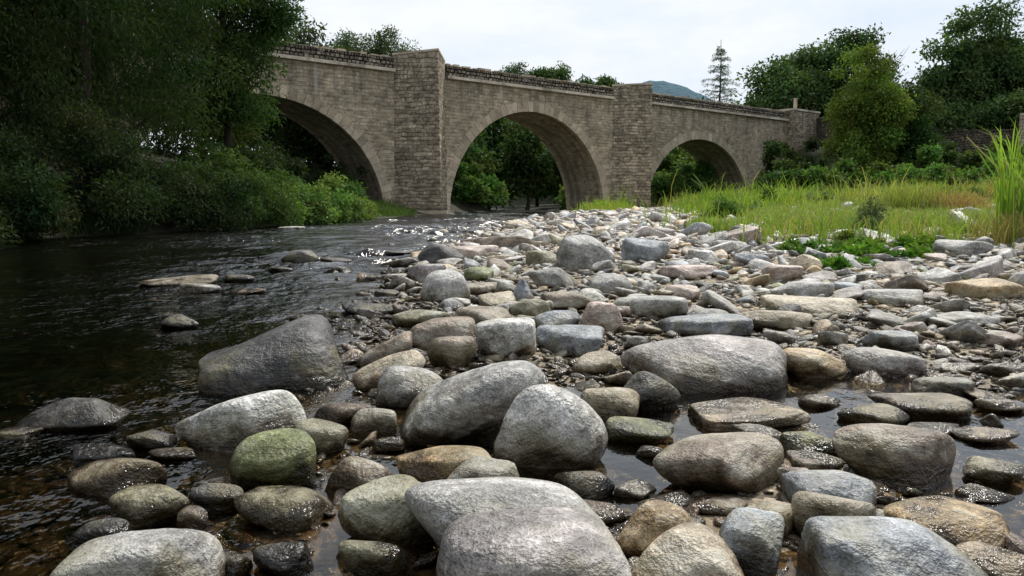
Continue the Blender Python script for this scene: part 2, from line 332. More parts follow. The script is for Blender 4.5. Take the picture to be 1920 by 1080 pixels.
for (x0,y0,x1,y1,cn,op) in H:
    d=ray((x0+x1)/2,(y0+y1)/2); sl_=np.linalg.norm(d); el=math.asin(-d[2]/sl_) if d[2]<0 else .01
    PP=np.array([0,0,CAMZ])+d*TT[:,None]; A_=(x1-x0)/2/FP*TT; HF=(y1-y0)/2/FP*TT; B_=np.minimum(A_*op.get('by',.8),HF*.8/max(math.sin(el),.01))
    C_=np.sqrt(np.maximum(HF**2-(B_*math.sin(el))**2,1e-8))/math.cos(el)
    hit=PP[:,2]-C_*.55<=np.maximum(g(PP[:,0],PP[:,1]),0); ii=int(np.argmax(hit)) if hit.any() else 2000
    P=PP[ii]; a,b,c=A_[ii],B_[ii],C_[ii]
    V,F=shape(5 if (x1-x0)>180 else 4,rs,op.get('p',9),12,op.get('pre',(1,1,1)),op.get('roll',0),.022,op.get('hlo',.75))
    tp=op.get('taper',.0)
    if tp: f_=1-tp*np.clip(V[:,2]+.2,0,1.2); V[:,0]*=f_; V[:,1]*=f_
    sk=op.get('skew',0)
    if sk: V[:,2]=np.where(V[:,2]>0,V[:,2]*(1-abs(sk)+sk*V[:,0]),V[:,2]); V[:,2]=np.where(V[:,2]>0,V[:,2]/V[:,2].max(),V[:,2])
    if op.get('roll'): # slanting slab: fill out the underside so it beds into the gravel
        lo_=V[:,2]<.1; V[lo_,0]=V[lo_,0]*1.0+.28*(.1-V[lo_,2])
    V=V*np.array([a,b,c]); gz=gs(P[0],P[1])-.02
    if gz<-.02 and P[2]-c>gz:
        zw=V[:,2]+P[2]; lo=zw<0; bot=max(c-P[2],1e-4); fr_=np.where(lo,-zw/bot,0).clip(0,1)
        V[:,0]*=1+.5*fr_; V[:,1]*=1+.5*fr_; zw=np.where(lo,zw*(-gz/bot),zw); V[:,2]=zw-P[2]
    off=rs.uniform(-20,20,3); tl=np.array(Matrix.Rotation(rs.uniform(-.5,.5),3,'Y'))
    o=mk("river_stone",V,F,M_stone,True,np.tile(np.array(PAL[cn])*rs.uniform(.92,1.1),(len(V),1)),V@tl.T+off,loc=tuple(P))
    inw=gs(P[0],P[1])<0
    tag(o,f"{WORD[cn]} rounded boulder "+("rising from the shallow river water" if inw else "lying on the stony river bank"),"stone",GRP)
    placed.append((P[0],P[1],(a+b)/2*.86)); nst+=1
MEAD=[(9.5,40),(5.8,26),(3.9,17),(3.0,13.5),(3.5,12.5),(4.8,16),(6.6,21),(9.5,26),(16,30),(30,36),(45,42),(34,70),(13,67),(12,58)]
MEAD2=[(4.2,46),(5.8,44),(6.8,48),(7.6,54),(6.3,54)]
def inp(x,y,poly):
    x=np.asarray(x);y=np.asarray(y); r=np.zeros(x.shape,bool); n=len(poly); j=n-1
    for i in range(n):
        xi,yi=poly[i]; xj,yj=poly[j]
        cnd=((yi>y)!=(yj>y))&(x<(xj-xi)*(y-yi)/(yj-yi+1e-12)+xi); r^=cnd; j=i
    return r
def inpoly(x,y): return inp(x,y,MEAD)|inp(x,y,MEAD2)
cells={}
CS=.8
def addc(x,y,r): cells.setdefault((int(x//CS),int(y//CS)),[]).append((x,y,r))
def okc(x,y,r,f):
    cx,cy=int(x//CS),int(y//CS)
    for i in (-1,0,1):
        for j in (-1,0,1):
            for (a,b,q) in cells.get((cx+i,cy+j),()):
                if (a-x)**2+(b-y)**2<(f*(q+r))**2: return False
    return True
for p in placed: addc(*p)
scat=[]; names=list(PAL)
def scatter(n,r0,r1,ya,yb,f,pin):
    yy=np.sqrt(R.uniform(ya*ya,yb*yb,n)); uu=R.uniform(-.35 if pin<.55 else -.6,.70,n); xx=uu*(yy+1.0)
    xr=np.interp(yy,YR,XR); gg=g(xx,yy); ip=inpoly(xx,yy); rr=r0+(r1-r0)*R.uniform(0,1,n)**1.8; q=R.random((n,2))
    dd=xr-xx
    keep=(gg<.95)&((dd<0)|((q[:,0]<pin*np.exp(-dd/np.where(yy<10,1.4,1.1)))&(xx>-4)))&(~ip|(q[:,1]<.3*np.exp(-(yy-12)/14)))&~((yy<4.3)&(rr>.075)&(xx<1.4)&(xx>-1.4))
    for x,y,gz,r in zip(xx[keep],yy[keep],gg[keep],rr[keep]):
        if not okc(x,y,r,f): continue
        addc(x,y,r); scat.append((x,y,gz,r))
scatter(700,.18,.30,4.8,50,.82,.3)
scatter(6500,.10,.18,4.3,50,.8,.5)
scatter(26000,.045,.10,1.1,34,.74,.55)
scatter(30000,.024,.05,1.0,15,.70,.9)
scatter(26000,.010,.024,1.0,6,.70,.9)
S=np.array(scat)
lum=R.uniform(.65,1.28,len(S))
wts=np.array([.22,.19,.14,.06,.16,.06,.12,.08,.05,.02,.09,.07]); wts/=wts.sum()
ci=R.choice(len(names),len(S),p=wts)
cols=np.array([PAL[names[j]] for j in ci])*lum[:,None]
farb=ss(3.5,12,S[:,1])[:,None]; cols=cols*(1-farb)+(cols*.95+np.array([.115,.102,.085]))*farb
ab=S[:,3:4]*np.stack([R.uniform(.95,1.45,len(S)),R.uniform(.62,1.0,len(S)),R.uniform(.22,.48,len(S))],1)
nearl=(S[:,0]<-.2)&(S[:,1]<4.5); ab[nearl,2]*=.7
app=S[:,3]/S[:,1]*(np.abs(S[:,0]/S[:,1])<.66)
order=np.argsort(-app); NI=299-nst; ind=order[:NI]; rest=order[NI:]
def eulers(n,t=.24):
    yaw=R.uniform(0,6.28,n); a=R.normal(0,t,n); b=R.normal(0,t,n)
    cz,sz=np.cos(yaw),np.sin(yaw); ca,sa=np.cos(a),np.sin(a); cb,sb=np.cos(b),np.sin(b)
    Rz=np.zeros((n,3,3)); Rz[:,0,0]=cz;Rz[:,0,1]=-sz;Rz[:,1,0]=sz;Rz[:,1,1]=cz;Rz[:,2,2]=1
    Rx=np.zeros((n,3,3)); Rx[:,0,0]=1;Rx[:,1,1]=ca;Rx[:,1,2]=-sa;Rx[:,2,1]=sa;Rx[:,2,2]=ca
    Ry=np.zeros((n,3,3)); Ry[:,1,1]=1;Ry[:,0,0]=cb;Ry[:,0,2]=sb;Ry[:,2,0]=-sb;Ry[:,2,2]=cb
    return Ry@Rx@Rz
for j in ind:
    V,F=shape(4 if app[j]>.02 else 3,rs,rs.choice([9,15,22,34]),9,(1,1,1),0,.026,.6)
    V=V*ab[j]; M=eulers(1)[0]; L=V; V=V@M.T
    cz=S[j,2]+ab[j,2]*.45
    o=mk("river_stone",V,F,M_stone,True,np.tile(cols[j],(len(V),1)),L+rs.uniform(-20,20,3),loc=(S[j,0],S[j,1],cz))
    tag(o,f"{WORD[names[ci[j]]]} river stone "+("rising from the shallow river water" if S[j,2]<0 else "lying on the stony river bank"),"stone",GRP)
allV=[];allF=[];allC=[];allS=[];base=0
lv=np.where(app[rest]>.012,3,np.where(app[rest]>.004,2,1))
for L in (1,2,3):
    idx=rest[lv==L]
    if not len(idx): continue
    protos=np.array([shape(L,rs,rs.choice([9,15,22,34]),9,(1,1,1),0,.026,.6)[0] for _ in range(50)]); F0=ICO[L][1]; nv=protos.shape[1]
    loc=protos[R.integers(0,50,len(idx))]*ab[idx][:,None,:]
    M=eulers(len(idx),.3); W=np.einsum('nij,nvj->nvi',M,loc)
    W[:,:,0]+=S[idx,0][:,None]; W[:,:,1]+=S[idx,1][:,None]; W[:,:,2]+=(S[idx,2]+ab[idx,2]*.55)[:,None]
    allV.append(W.reshape(-1,3)); allS.append((loc+R.uniform(-20,20,(len(idx),1,3))).reshape(-1,3))
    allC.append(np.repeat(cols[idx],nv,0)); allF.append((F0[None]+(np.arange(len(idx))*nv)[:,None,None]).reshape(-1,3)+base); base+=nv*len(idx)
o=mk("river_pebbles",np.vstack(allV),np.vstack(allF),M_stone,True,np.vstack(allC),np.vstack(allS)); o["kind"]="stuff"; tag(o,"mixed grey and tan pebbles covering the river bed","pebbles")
print("stones",nst,len(S),base,"T",time.time()-T0)
# ------------------------------------------------------------------ bridge
def B(s,t,z): return (-7.15+.757*s+.653*t,49+.653*s-.757*t,z)
class MB:
    def __init__(s): s.V=[];s.F=[];s.S=[]
    def q(s,ps,uv):
        i=len(s.V); s.V+=ps; s.S+=[(a,b,0) for a,b in uv]; s.F.append((i,i+1,i+2,i+3))
    def box(s,s0,s1,t0,t1,z0,z1,j=0,fn=B,uo=0):
        r=lambda: float(R.uniform(-j,j)) if j else 0
        c={}
        for a in (0,1):
            for b in (0,1):
                for e in (0,1): c[a,b,e]=((s0,s1)[a]+r(),(t0,t1)[b]+r(),(z0,z1)[e]+r())
        def f(ks,uvi):
            s.q([fn(*c[kk]) for kk in ks],[(c[kk][uvi[0]]+uo,c[kk][uvi[1]]+(uo if uvi[1]!=2 else 0)) for kk in ks])
        f([(0,1,0),(1,1,0),(1,1,1),(0,1,1)],(0,2)); f([(1,0,0),(0,0,0),(0,0,1),(1,0,1)],(0,2))
        f([(0,0,0),(0,1,0),(0,1,1),(0,0,1)],(1,2)); f([(1,1,0),(1,0,0),(1,0,1),(1,1,1)],(1,2))
        f([(0,1,1),(1,1,1),(1,0,1),(0,0,1)],(0,1)); f([(0,0,0),(1,0,0),(1,1,0),(0,1,0)],(0,1))
    def mk(s,name,mat,parent=None): return mk(name,s.V,s.F,mat,False,None,s.S,parent=parent)
BR=empty("stone_bridge",B(1.95,0,0)); tag(BR,"old three-arched tan stone bridge with pointed cutwaters","bridge")
TW=-4.0; ZD=8.5
ARCH=[(-8.3,7.5,6.5),(11.4,7.3,7.0),(30.9,7.2,6.1)]
mb=MB(); sprev=-24
def wallq(a,b,za,zb,t,fl):
    ps=[(a,za),(b,zb),(b,ZD),(a,ZD)]
    if fl: ps=ps[::-1]
    mb.q([B(p[0],t,p[1]) for p in ps],ps)
for (c,r,h) in ARCH+[(None,0,0)]:
    e0=c-r if c is not None else 44.5
    wallq(sprev,e0,-1,-1,0,False); wallq(sprev,e0,-1,-1,TW,True)
    if c is None: break
    th=np.linspace(math.pi,0,57); sx=c+r*np.cos(th); sz=h*np.sin(th); arc=0
    for i in range(56):
        wallq(sx[i],sx[i+1],sz[i],sz[i+1],0,False); wallq(sx[i],sx[i+1],sz[i],sz[i+1],TW,True)
        l=math.hypot(sx[i+1]-sx[i],sz[i+1]-sz[i])
        mb.q([B(sx[i],0,sz[i]),B(sx[i],TW,sz[i]),B(sx[i+1],TW,sz[i+1]),B(sx[i+1],0,sz[i+1])],[(50,arc),(46,arc),(46,arc+l),(50,arc+l)]); arc+=l
    for e_ in (c-r,c+r): mb.q([B(e_,0,-1),B(e_,TW,-1),B(e_,TW,0),B(e_,0,0)],[(0,-1),(4,-1),(4,0),(0,0)])
    sprev=c+r
mb.q([B(-24,0,ZD-.01),B(44.5,0,ZD-.01),B(44.5,TW,ZD-.01),B(-24,TW,ZD-.01)],[(0,0),(60,0),(60,4),(0,4)])
mb.mk("spandrel_wall",M_wall,BR)
for (c,r,h) in ARCH:
    for (tf,tb) in ((.035,-.3),(TW+.3,TW-.035)):
        m2=MB(); n=48; tk=.66
        for i in range(n):
            a0=math.pi-math.pi*i/n-.0016; a1=math.pi-math.pi*(i+1)/n+.0016
            dt=float(R.uniform(-.012,.012)); kk=tk*(1+float(R.uniform(-.14,.14))); uo=float(R.uniform(0,90))
            def pt(a,rr,t): return B(c+(r+rr)*math.cos(a),t,(h+rr)*math.sin(a))
            f0=tf+dt if tf>0 else tf; b0=tb if tf>0 else tb-dt
            Pp=[[pt(a,rr,t) for rr in (-.012,kk)] for a in (a0,a1) for t in (f0,b0)]
            U=lambda *x:[(uo+p[0],uo+p[1]) for p in x]
            m2.q([Pp[0][0],Pp[2][0],Pp[2][1],Pp[0][1]],U((0,0),(.5,0),(.5,.7),(0,.7)))
            m2.q([Pp[3][0],Pp[1][0],Pp[1][1],Pp[3][1]],U((0,0),(.5,0),(.5,.7),(0,.7)))
            m2.q([Pp[0][1],Pp[2][1],Pp[3][1],Pp[1][1]],U((0,0),(.5,0),(.5,.3),(0,.3)))
            m2.q([Pp[1][0],Pp[3][0],Pp[2][0],Pp[0][0]],U((0,0),(.5,0),(.5,.3),(0,.3)))
            m2.q([Pp[0][0],Pp[0][1],Pp[1][1],Pp[1][0]],U((0,0),(.5,0),(.5,.3),(0,.3)))
            m2.q([Pp[2][1],Pp[2][0],Pp[3][0],Pp[3][1]],U((0,0),(.5,0),(.5,.3),(0,.3)))
        m2.mk("arch_ring",M_ring,BR)
for (c,wd,rz) in ((1.95,1.95,.24),(21.65,2.1,.1)):
    def prism(m,c,wd,z0,z1,ex,r0=0,r1=0):
        # r0,r1: how much higher the nose corner is at the bottom / at the top
        L=(c-wd-ex,-.05);Nn=(c,wd+ex*1.4);Rr=(c+wd+ex,-.05); ln=math.hypot(wd,wd); tall=z1-z0>2
        nseg=36 if tall else 1
        zs=np.linspace(z0,z1,nseg+1); jj=R.uniform(-.05,.05,nseg+1) if tall else np.zeros(nseg+1)
        bt=lambda z:.10*(1-(z-z0)/(z1-z0)) if tall else 0
        for i in range(nseg):
            a,b=zs[i],zs[i+1]; ra=r0 if i==0 else 0; rb=r1 if i==nseg-1 else 0
            na,nb=Nn[1]+bt(a)+jj[i],Nn[1]+bt(b)+jj[i+1]
            if i==nseg-1: nb=Nn[1]
            m.q([B(L[0]-bt(a),L[1],a),B(c,na,a+ra),B(c,nb,b+rb),B(L[0]-bt(b),L[1],b)],[(0+c,a),(ln+c,a),(ln+c,b),(0+c,b)])
            m.q([B(c,na,a+ra),B(Rr[0]+bt(a),Rr[1],a),B(Rr[0]+bt(b),Rr[1],b),B(c,nb,b+rb)],[(ln+c,a),(2*ln+c,a),(2*ln+c,b),(ln+c,b)])
        for z,rr in ((z0,r0),(z1,r1)): m.q([B(*L,z),B(*Nn,z+rr),B(*Rr,z),B(c,-.05,z)],[(0,0),(1,0),(2,1),(0,1)])
        m.q([B(*L,z0),B(*Rr,z0),B(*Rr,z1),B(*L,z1)],[(0,z0),(3,z0),(3,z1),(0,z1)])
    m3=MB(); prism(m3,c,wd,-1,9.50,0,0,rz); o=m3.mk("cutwater",M_pier,BR)
    m3=MB(); prism(m3,c,wd,9.505,9.63,.02,rz,rz); m3.mk("cutwater_cap",M_ring,BR)
    m3=MB(); prism(m3,c,wd+.45,-1,.22,.2); m3.mk("footing",M_ring,BR)
for a,b in [(-24,.0),(3.9,19.55),(23.75,44.4)]:
    m4=MB();m5=MB();m6=MB()
    x=a
    while x<b-.02:
        l=min(float(R.uniform(1.0,1.7)),b-x); m4.box(x,x+l,-.2,.28,8.50,8.68,0,uo=float(R.uniform(0,80))); x+=l
    m5.box(a,b,-.35,.06,8.68,9.32)
    x=a
    while x<b-.12:
        l=min(float(R.uniform(.35,.75)),b-x); tp=9.322+float(R.uniform(.06,.14)); m6.box(x+.01,x+l-.03,-.38,.09+float(R.uniform(-.03,.03)),9.322,tp,.012,uo=float(R.uniform(0,80)))
        x+=l+(.25 if R.random()<.6 else .02)
    m4.mk("string_course",M_cope,BR); m5.mk("parapet",M_rubble,BR); m6.mk("coping",M_ring,BR)
m5=MB(); m5.box(-24,44.4,TW-.05,TW+.35,8.52,9.3); m5.mk("parapet",M_rubble,BR)
AB=empty("abutment_tower",B(46.5,0,0)); tag(AB,"square rubble stone abutment at the end of the bridge","abutment")
m=MB(); m.box(44.5,49.2,-5,.7,-.5,9.5); m.mk("tower_wall",M_pier,AB)
m=MB(); m.box(44.4,49.3,-5.1,.8,9.503,9.68); m.mk("tower_coping",M_cope,AB)
PS=empty("stone_post",B(47.6,-1,9.68)); tag(PS,"slender pale stone post on the end of the bridge","post")
m=MB(); m.box(47.47,47.73,-1.13,-.87,9.683,10.95); m.mk("post_shaft",M_ring,PS)
m=MB(); m.box(47.43,47.77,-1.17,-.83,10.953,11.03); m.mk("post_cap",M_ring,PS)
def linewall(name,label,pts,mat,th=.5,cope=True,cm=None):
    e_=empty(name,(pts[0][0],pts[0][1],0)); tag(e_,label,"wall")
    m=MB();mc=MB();acc=0
    for (x0,y0,za),(x1,y1,zb) in zip(pts,pts[1:]):
        d_=np.array([x1-x0,y1-y0],dtype=float); L=float(np.linalg.norm(d_)); d_=d_/L; n_=np.array([-d_[1],d_[0]]); n=max(1,int(L/1.2))
        for i in range(n):
            f0,f1=i/n,(i+1)/n
            fn=lambda s,t,z: (x0+d_[0]*s+n_[0]*t,y0+d_[1]*s+n_[1]*t,z)
            zt=za+(zb-za)*(f0+f1)/2+float(R.uniform(-.04,.04))
            m.box(f0*L,f1*L,-th/2,th/2,-.5,zt,0,fn,0)
            if cope: mc.box(f0*L+.01,f1*L-.01,-th/2-.05,th/2+.05,zt+.003,zt+.13,.01,fn,float(R.uniform(0,50)))
    m.mk("wall_masonry",mat,e_)
    if cope: mc.mk("wall_coping",cm or M_cope,e_)
E0=B(49.2,.3,0)
linewall("retaining_wall","long dark rubble retaining wall behind the shrubs",[(E0[0],E0[1],9.0),(33,73,7.6),(36,64,6.3),(44,54,5.7),(60,45,5.6)],M_dark,cm=M_dark)
linewall("garden_wall","short pale dry stone wall on the upper bank",[(37.3,59.5,7.0),(41,57.5,7.3)],M_pier,.6)
# ------------------------------------------------------------------ vegetation
def leafgeo(P,A,Nr,L,W,C):
    n=len(P); b=unit(np.cross(A,Nr)); L=L[:,None];W=W[:,None]
    nn=unit(np.cross(b,A))
    V=np.stack([P,P+A*L*.45+b*W*.5,P+A*L-nn*L*.12,P+A*L*.45-b*W*.5],1).reshape(-1,3)
    F=np.arange(n*4).reshape(-1,4); return V,F,np.repeat(C,4,0)
def tubes(paths,ns=7):
    V=[];F=[]
    for pts,rad in paths:
        pts=np.array(pts,dtype=float); n=len(pts); tng=unit(np.gradient(pts,axis=0)); up=np.array([.3,.2,1.]) if abs(tng[0][2])<.8 else np.array([1.,.1,0])
        a=unit(np.cross(tng,up)); b=np.cross(tng,a); i0=len(V)
        for i in range(n):
            for j in range(ns):
                q=2*math.pi*j/ns; V.append(pts[i]+rad[i]*(math.cos(q)*a[i]+math.sin(q)*b[i]))
        for i in range(n-1):
            for j in range(ns):
                F.append((i0+i*ns+j,i0+i*ns+(j+1)%ns,i0+(i+1)*ns+(j+1)%ns,i0+(i+1)*ns+j))
    return V,F
def blobs_leaves(rng,cen,rad,nl,ll,lw,col,droop=.2,flat=.8,var=.3):
    nb=len(cen); w_=rad**2; idx=rng.choice(nb,nl,p=w_/w_.sum())
    d=unit(rng.normal(size=(nl,3))); rr=rng.uniform(0,1,nl)**.45
    lump=1+.3*np.sin(d[:,0]*5+idx)*np.cos(d[:,2]*6+idx*2.1)+.35*(rng.random(nl)**6)
    P=cen[idx]+d*(rad[idx]*rr*lump)[:,None]*np.array([1,1,flat])
    A=unit(d*.5+rng.normal(size=(nl,3))*.7+np.array([0,0,-droop*2])); Nr=unit(d*.6+rng.normal(size=(nl,3))*.6+np.array([0,0,.6]))
    bf=rng.uniform(.65,1.4,nb)[idx]*rng.uniform(1-var,1+var,nl); yel=rng.normal(0,.12,nb)[idx]
    C=np.array(col)*bf[:,None]; C[:,0]*=(1+yel*1.2)
    L=ll*rng.uniform(.65,1.35,nl); W=lw*rng.uniform(.7,1.3,nl)
    return P,A,Nr,L,W,C
def tree(name,label,x,y,top,rad,cb,nb,br,nl,ll,lw,col,tr=.22,seed=0,droop=.2):
    rng=np.random.default_rng(seed+100); z0=gs(x,y)-.1; H_=top-z0
    e_=empty(name,(x,y,z0)); tag(e_,label,"tree")
    cz=(cb+H_)/2; rz=(H_-cb)/2
    d=unit(rng.normal(size=(nb,3))); q=rng.uniform(.12,1,nb)**.5
    lump=1+.22*np.sin(d[:,0]*3+seed)+.15*np.cos(d[:,1]*4+d[:,2]*3+seed)
    cen=d*(q*lump)[:,None]*np.array([max(rad-br*.6,.3),max(rad-br*.6,.3),max(rz-br*.5,.3)])+np.array([0,0,cz])
    cen[:,2]=np.minimum(cen[:,2],H_-br*.6)
    rb=br*rng.uniform(.6,1.3,nb)
    n=9; hh=np.linspace(0,H_*.9,n); wx=np.cumsum(rng.normal(0,.06*H_/8,n)); wy=np.cumsum(rng.normal(0,.06*H_/8,n)); wx-=wx[0];wy-=wy[0]
    tp=np.stack([wx,wy,hh],1); paths=[(tp,np.linspace(tr,.03,n)*np.where(np.arange(n)==0,1.4,1))]
    for i in rng.permutation(nb)[:min(nb,34)]:
        c_=cen[i]; zh=max(H_*.12,min(c_[2]-.35*np.hypot(c_[0],c_[1])-.3,H_*.8)); f=zh/(H_*.9)*(n-1); j=int(min(f,n-2)); s_=tp[j]+(tp[j+1]-tp[j])*(f-j)
        m_=(s_+c_)/2+np.array([0,0,-.08*np.linalg.norm(c_-s_)])+rng.normal(0,.15,3); r0=max(.025,tr*(1-f/(n-1))*.38)
        ex=c_+(c_-m_)*.3
        paths.append(([s_,(s_+m_)/2+rng.normal(0,.08,3),m_,(m_+c_)/2+rng.normal(0,.08,3),c_,ex],[r0,r0*.8,r0*.6,r0*.42,r0*.28,.012]))
    V,F=tubes(paths,6); mk("trunk",np.array(V)+np.array([x,y,z0]),F,M_bark,True,parent=e_)
    V,F,C=leafgeo(*blobs_leaves(rng,cen,rb,nl,ll,lw,col,droop,.8,.18 if name=="willow_tree" else .3))
    mk("crown",V+np.array([x,y,z0]),F,M_leaf,False,C,parent=e_)
DK=(.032,.052,.018); MD=(.05,.085,.025); WI=(.028,.047,.016); AR=(.058,.10,.03)
T=[(-11.2,20.5,13,3.7,-.3,110,1.05,84000,.15,.04,WI),(-13.2,27,14.5,4.8,.4,110,1.15,70000,.19,.055,WI),(-13.2,15.5,13,4.6,-.3,110,1.15,88000,.14,.04,WI),
(-11.7,33,14.5,3.8,2.2,75,1.0,42000,.22,.075,(.045,.075,.022)),(-17.5,23,16.5,5.5,1,60,1.6,20000,.36,.12,DK),(-18.5,32,17,5.5,1,60,1.6,20000,.38,.13,DK),
(-19,16,15,5.5,0.5,50,1.7,16000,.36,.12,DK),(-25,26,19,7,1,50,2.2,13000,.55,.2,DK),(-25,38,18,7,1,50,2.2,12000,.55,.2,DK)]
for i,t in enumerate(T):
    tree("willow_tree" if i<3 else "broadleaf_tree","unseen leafy tree added beside or behind the camera to cut ambient light",*t,tr=.2,seed=i,droop=.45 if i<3 else .2)
for i,t in enumerate([(-14,7,14,5,.5,45,1.7,9000,.45,.18,DK),(-14,-2,14,5,.5,45,1.7,7000,.5,.2,DK),(-9,-12,14,5,.5,45,1.8,7000,.55,.22,DK),(0,-16,14,6,.2,50,2.0,8000,.55,.24,DK),(9,-15,13,5,.2,45,1.8,7000,.55,.22,DK)]):  # out-of-view trees added to block ambient light and darken the stone fronts
    tree("broadleaf_tree","unseen leafy tree added beside or behind the camera to cut ambient light",*t,tr=.26,seed=20+i)
RT=(.058,.095,.033); LF=(.065,.09,.045)
T2=[(-20,52,13,5,.5,40,1.6,10000,.42,.2,DK),(-13,57,12,5,-.3,50,1.6,15000,.42,.2,DK),(-8,63,11,4.5,.2,40,1.5,10000,.42,.22,DK),
(-16,66,13,5,-.3,50,1.7,14000,.45,.24,DK),(-12.5,72,13,5,-.3,50,1.7,14000,.45,.24,DK),(-21,62,14,5.5,-.3,50,1.8,13000,.45,.24,DK),(-9.5,82,13,4.5,-.3,44,1.6,10000,.5,.26,DK),
(-6,74,11,4.5,-.3,50,1.5,12000,.45,.24,AR),(-2.5,86,12.5,5.5,-.3,54,1.7,14000,.5,.26,AR),(3,96,13,6,-.3,54,1.8,14000,.5,.26,AR),(7,84,11.5,4,-.3,50,1.5,13000,.45,.24,AR),(9.3,76,9.5,3.6,-.3,50,1.3,12000,.4,.22,MD),(1.5,80,9.5,3.0,1.5,40,1.2,9000,.42,.24,AR),
(14,88,12,5,-.3,50,1.7,12000,.5,.26,AR),(20,92,13,5.5,.2,40,1.7,9000,.5,.26,DK),(16.5,78.5,6.8,3.2,-.3,34,1.1,9000,.34,.24,(.08,.14,.035)),
(-30,62,18,8,1,50,2.3,10000,.6,.3,DK),
(-17.4,84,18.2,4.0,5,80,1.0,16000,.34,.13,LF),(-13.0,86,19.0,3.6,5,80,1.0,15000,.34,.13,LF),(-22,82,20,4.5,4,70,1.4,13000,.42,.2,LF),(-15.5,92,18.4,4.5,4,60,1.4,11000,.4,.18,LF),
(-.6,112,21.0,3.0,8,60,1.0,10000,.40,.18,(.075,.10,.06)),(4.8,114,20.2,3.4,8,70,1.0,12000,.40,.2,MD),(9.4,116,18.9,3.2,8,60,1.0,10000,.40,.2,MD),(13.8,116,18.6,3.0,8,60,1.0,10000,.40,.2,MD),(2.0,118,19.2,3.8,8,55,1.2,9000,.42,.22,MD),(7.1,119,18.8,3.8,8,55,1.2,9000,.42,.22,MD),
(31,92,17,5,2,60,1.7,14000,.45,.24,RT),(37.5,94,21.5,5.4,2,76,1.6,20000,.45,.24,RT),(33.5,97,19.5,4.6,2,60,1.6,13000,.45,.24,RT),(42,90,14,4,1,50,1.6,10000,.45,.24,RT),
(38.8,72,15.0,3.2,0,66,1.2,18000,.36,.19,RT),(43.2,73,18.0,4.6,0,90,1.5,27000,.38,.2,RT),(48.8,75,16,4.4,0,60,1.5,14000,.4,.2,RT),
(36.5,68,9.0,3.2,-.5,44,1.2,12000,.34,.18,RT),(42,66,10,3.8,-.5,46,1.3,12000,.34,.18,RT),(47,66,10.5,4,-.5,46,1.4,12000,.34,.18,RT)]
for i,t in enumerate(T2): tree("broadleaf_tree","leafy dark green broadleaf tree beyond the bridge" if t[0]<30 else "large round-crowned green tree on the upper bank",*t,tr=.2,seed=40+i)
tree("acacia_tree","yellowish green small-leaved tree beside the stone wall",26.2,59,11.9,3.3,1.8,95,.85,30000,.22,.13,(.11,.155,.03),tr=.2,seed=91)
tree("broadleaf_tree","dark ivy-covered tree beside the stone wall",29.3,60,9.6,2.8,.4,60,.95,18000,.24,.15,MD,tr=.2,seed=92)
e_=empty("bare_tree",(30.5,66,gs(30.5,66))); tag(e_,"bare leafless tree top among the green trees","tree"); rng=np.random.default_rng(3); paths=[([(30.5,66,0),(30.4,66,5),(30.6,66,8.5),(30.5,66,12.6)],[.16,.12,.08,.02])]
for i in range(60):
    z=rng.uniform(8,12.3); a=rng.uniform(0,6.28); l=rng.uniform(.9,2.2); s_=np.array([30.5,66,z]); d_=np.array([math.cos(a),math.sin(a),.75])
    paths.append(([s_,s_+d_*l*.5,s_+d_*l+rng.normal(0,.15,3)],[.04,.025,.008]))
V,F=tubes(paths,5); mk("trunk",V,F,M_bark,True,parent=e_)
cx,cy=28.1,110; z0=gs(cx,cy); ct=22.5; e_=empty("conifer_tree",(cx,cy,z0)); tag(e_,"tall sparse conifer with drooping tiered branches","tree")
rng=np.random.default_rng(8); paths=[([(cx,cy,z0),(cx,cy,12),(cx+.1,cy,18),(cx,cy,ct)],[.28,.18,.09,.03])]; LP=[];LA=[];
for ti in range(16):
    f=(ti+.5)/16
    for bi in range(6):
        z=ct-.7-f*(ct-9.5)+rng.normal(0,.2); l=.4+4.0*f**.8*rng.uniform(.55,1.2)
        a=bi*1.047+rng.uniform(-.5,.5); d_=np.array([math.cos(a),math.sin(a),0]); s_=np.array([cx,cy,z]); pts=[s_,s_+d_*l*.5+[0,0,.10*l],s_+d_*l+[0,0,.08*l]]
        paths.append((pts,[.05,.03,.01]))
        m_=int(14+26*l); tt=rng.uniform(.12,1,m_); pp=s_+d_*l*tt[:,None]; pp[:,2]+=.4*l*tt*(1-tt)+.08*l*tt; side=np.array([-d_[1],d_[0],0]); pp+=side*(rng.normal(0,.2,m_)*(1.1-tt*.5))[:,None]; pp[:,2]-=rng.uniform(0,.3,m_)*(.4+tt)
        LP.append(pp); LA.append(unit(d_*.6+rng.normal(size=(m_,3))*.5+[0,0,-.5]))
V,F=tubes(paths,5); mk("trunk",V,F,M_bark,True,parent=e_)
P=np.vstack(LP);A=np.vstack(LA);n=len(P); V,F,C=leafgeo(P,A,unit(rng.normal(size=(n,3))),rng.uniform(.2,.42,n),rng.uniform(.04,.09,n),np.array([.07,.10,.06])*rng.uniform(.6,1.4,(n,1)))
mk("crown",V,F,M_leaf,False,C,parent=e_)
print("T trees",time.time()-T0)
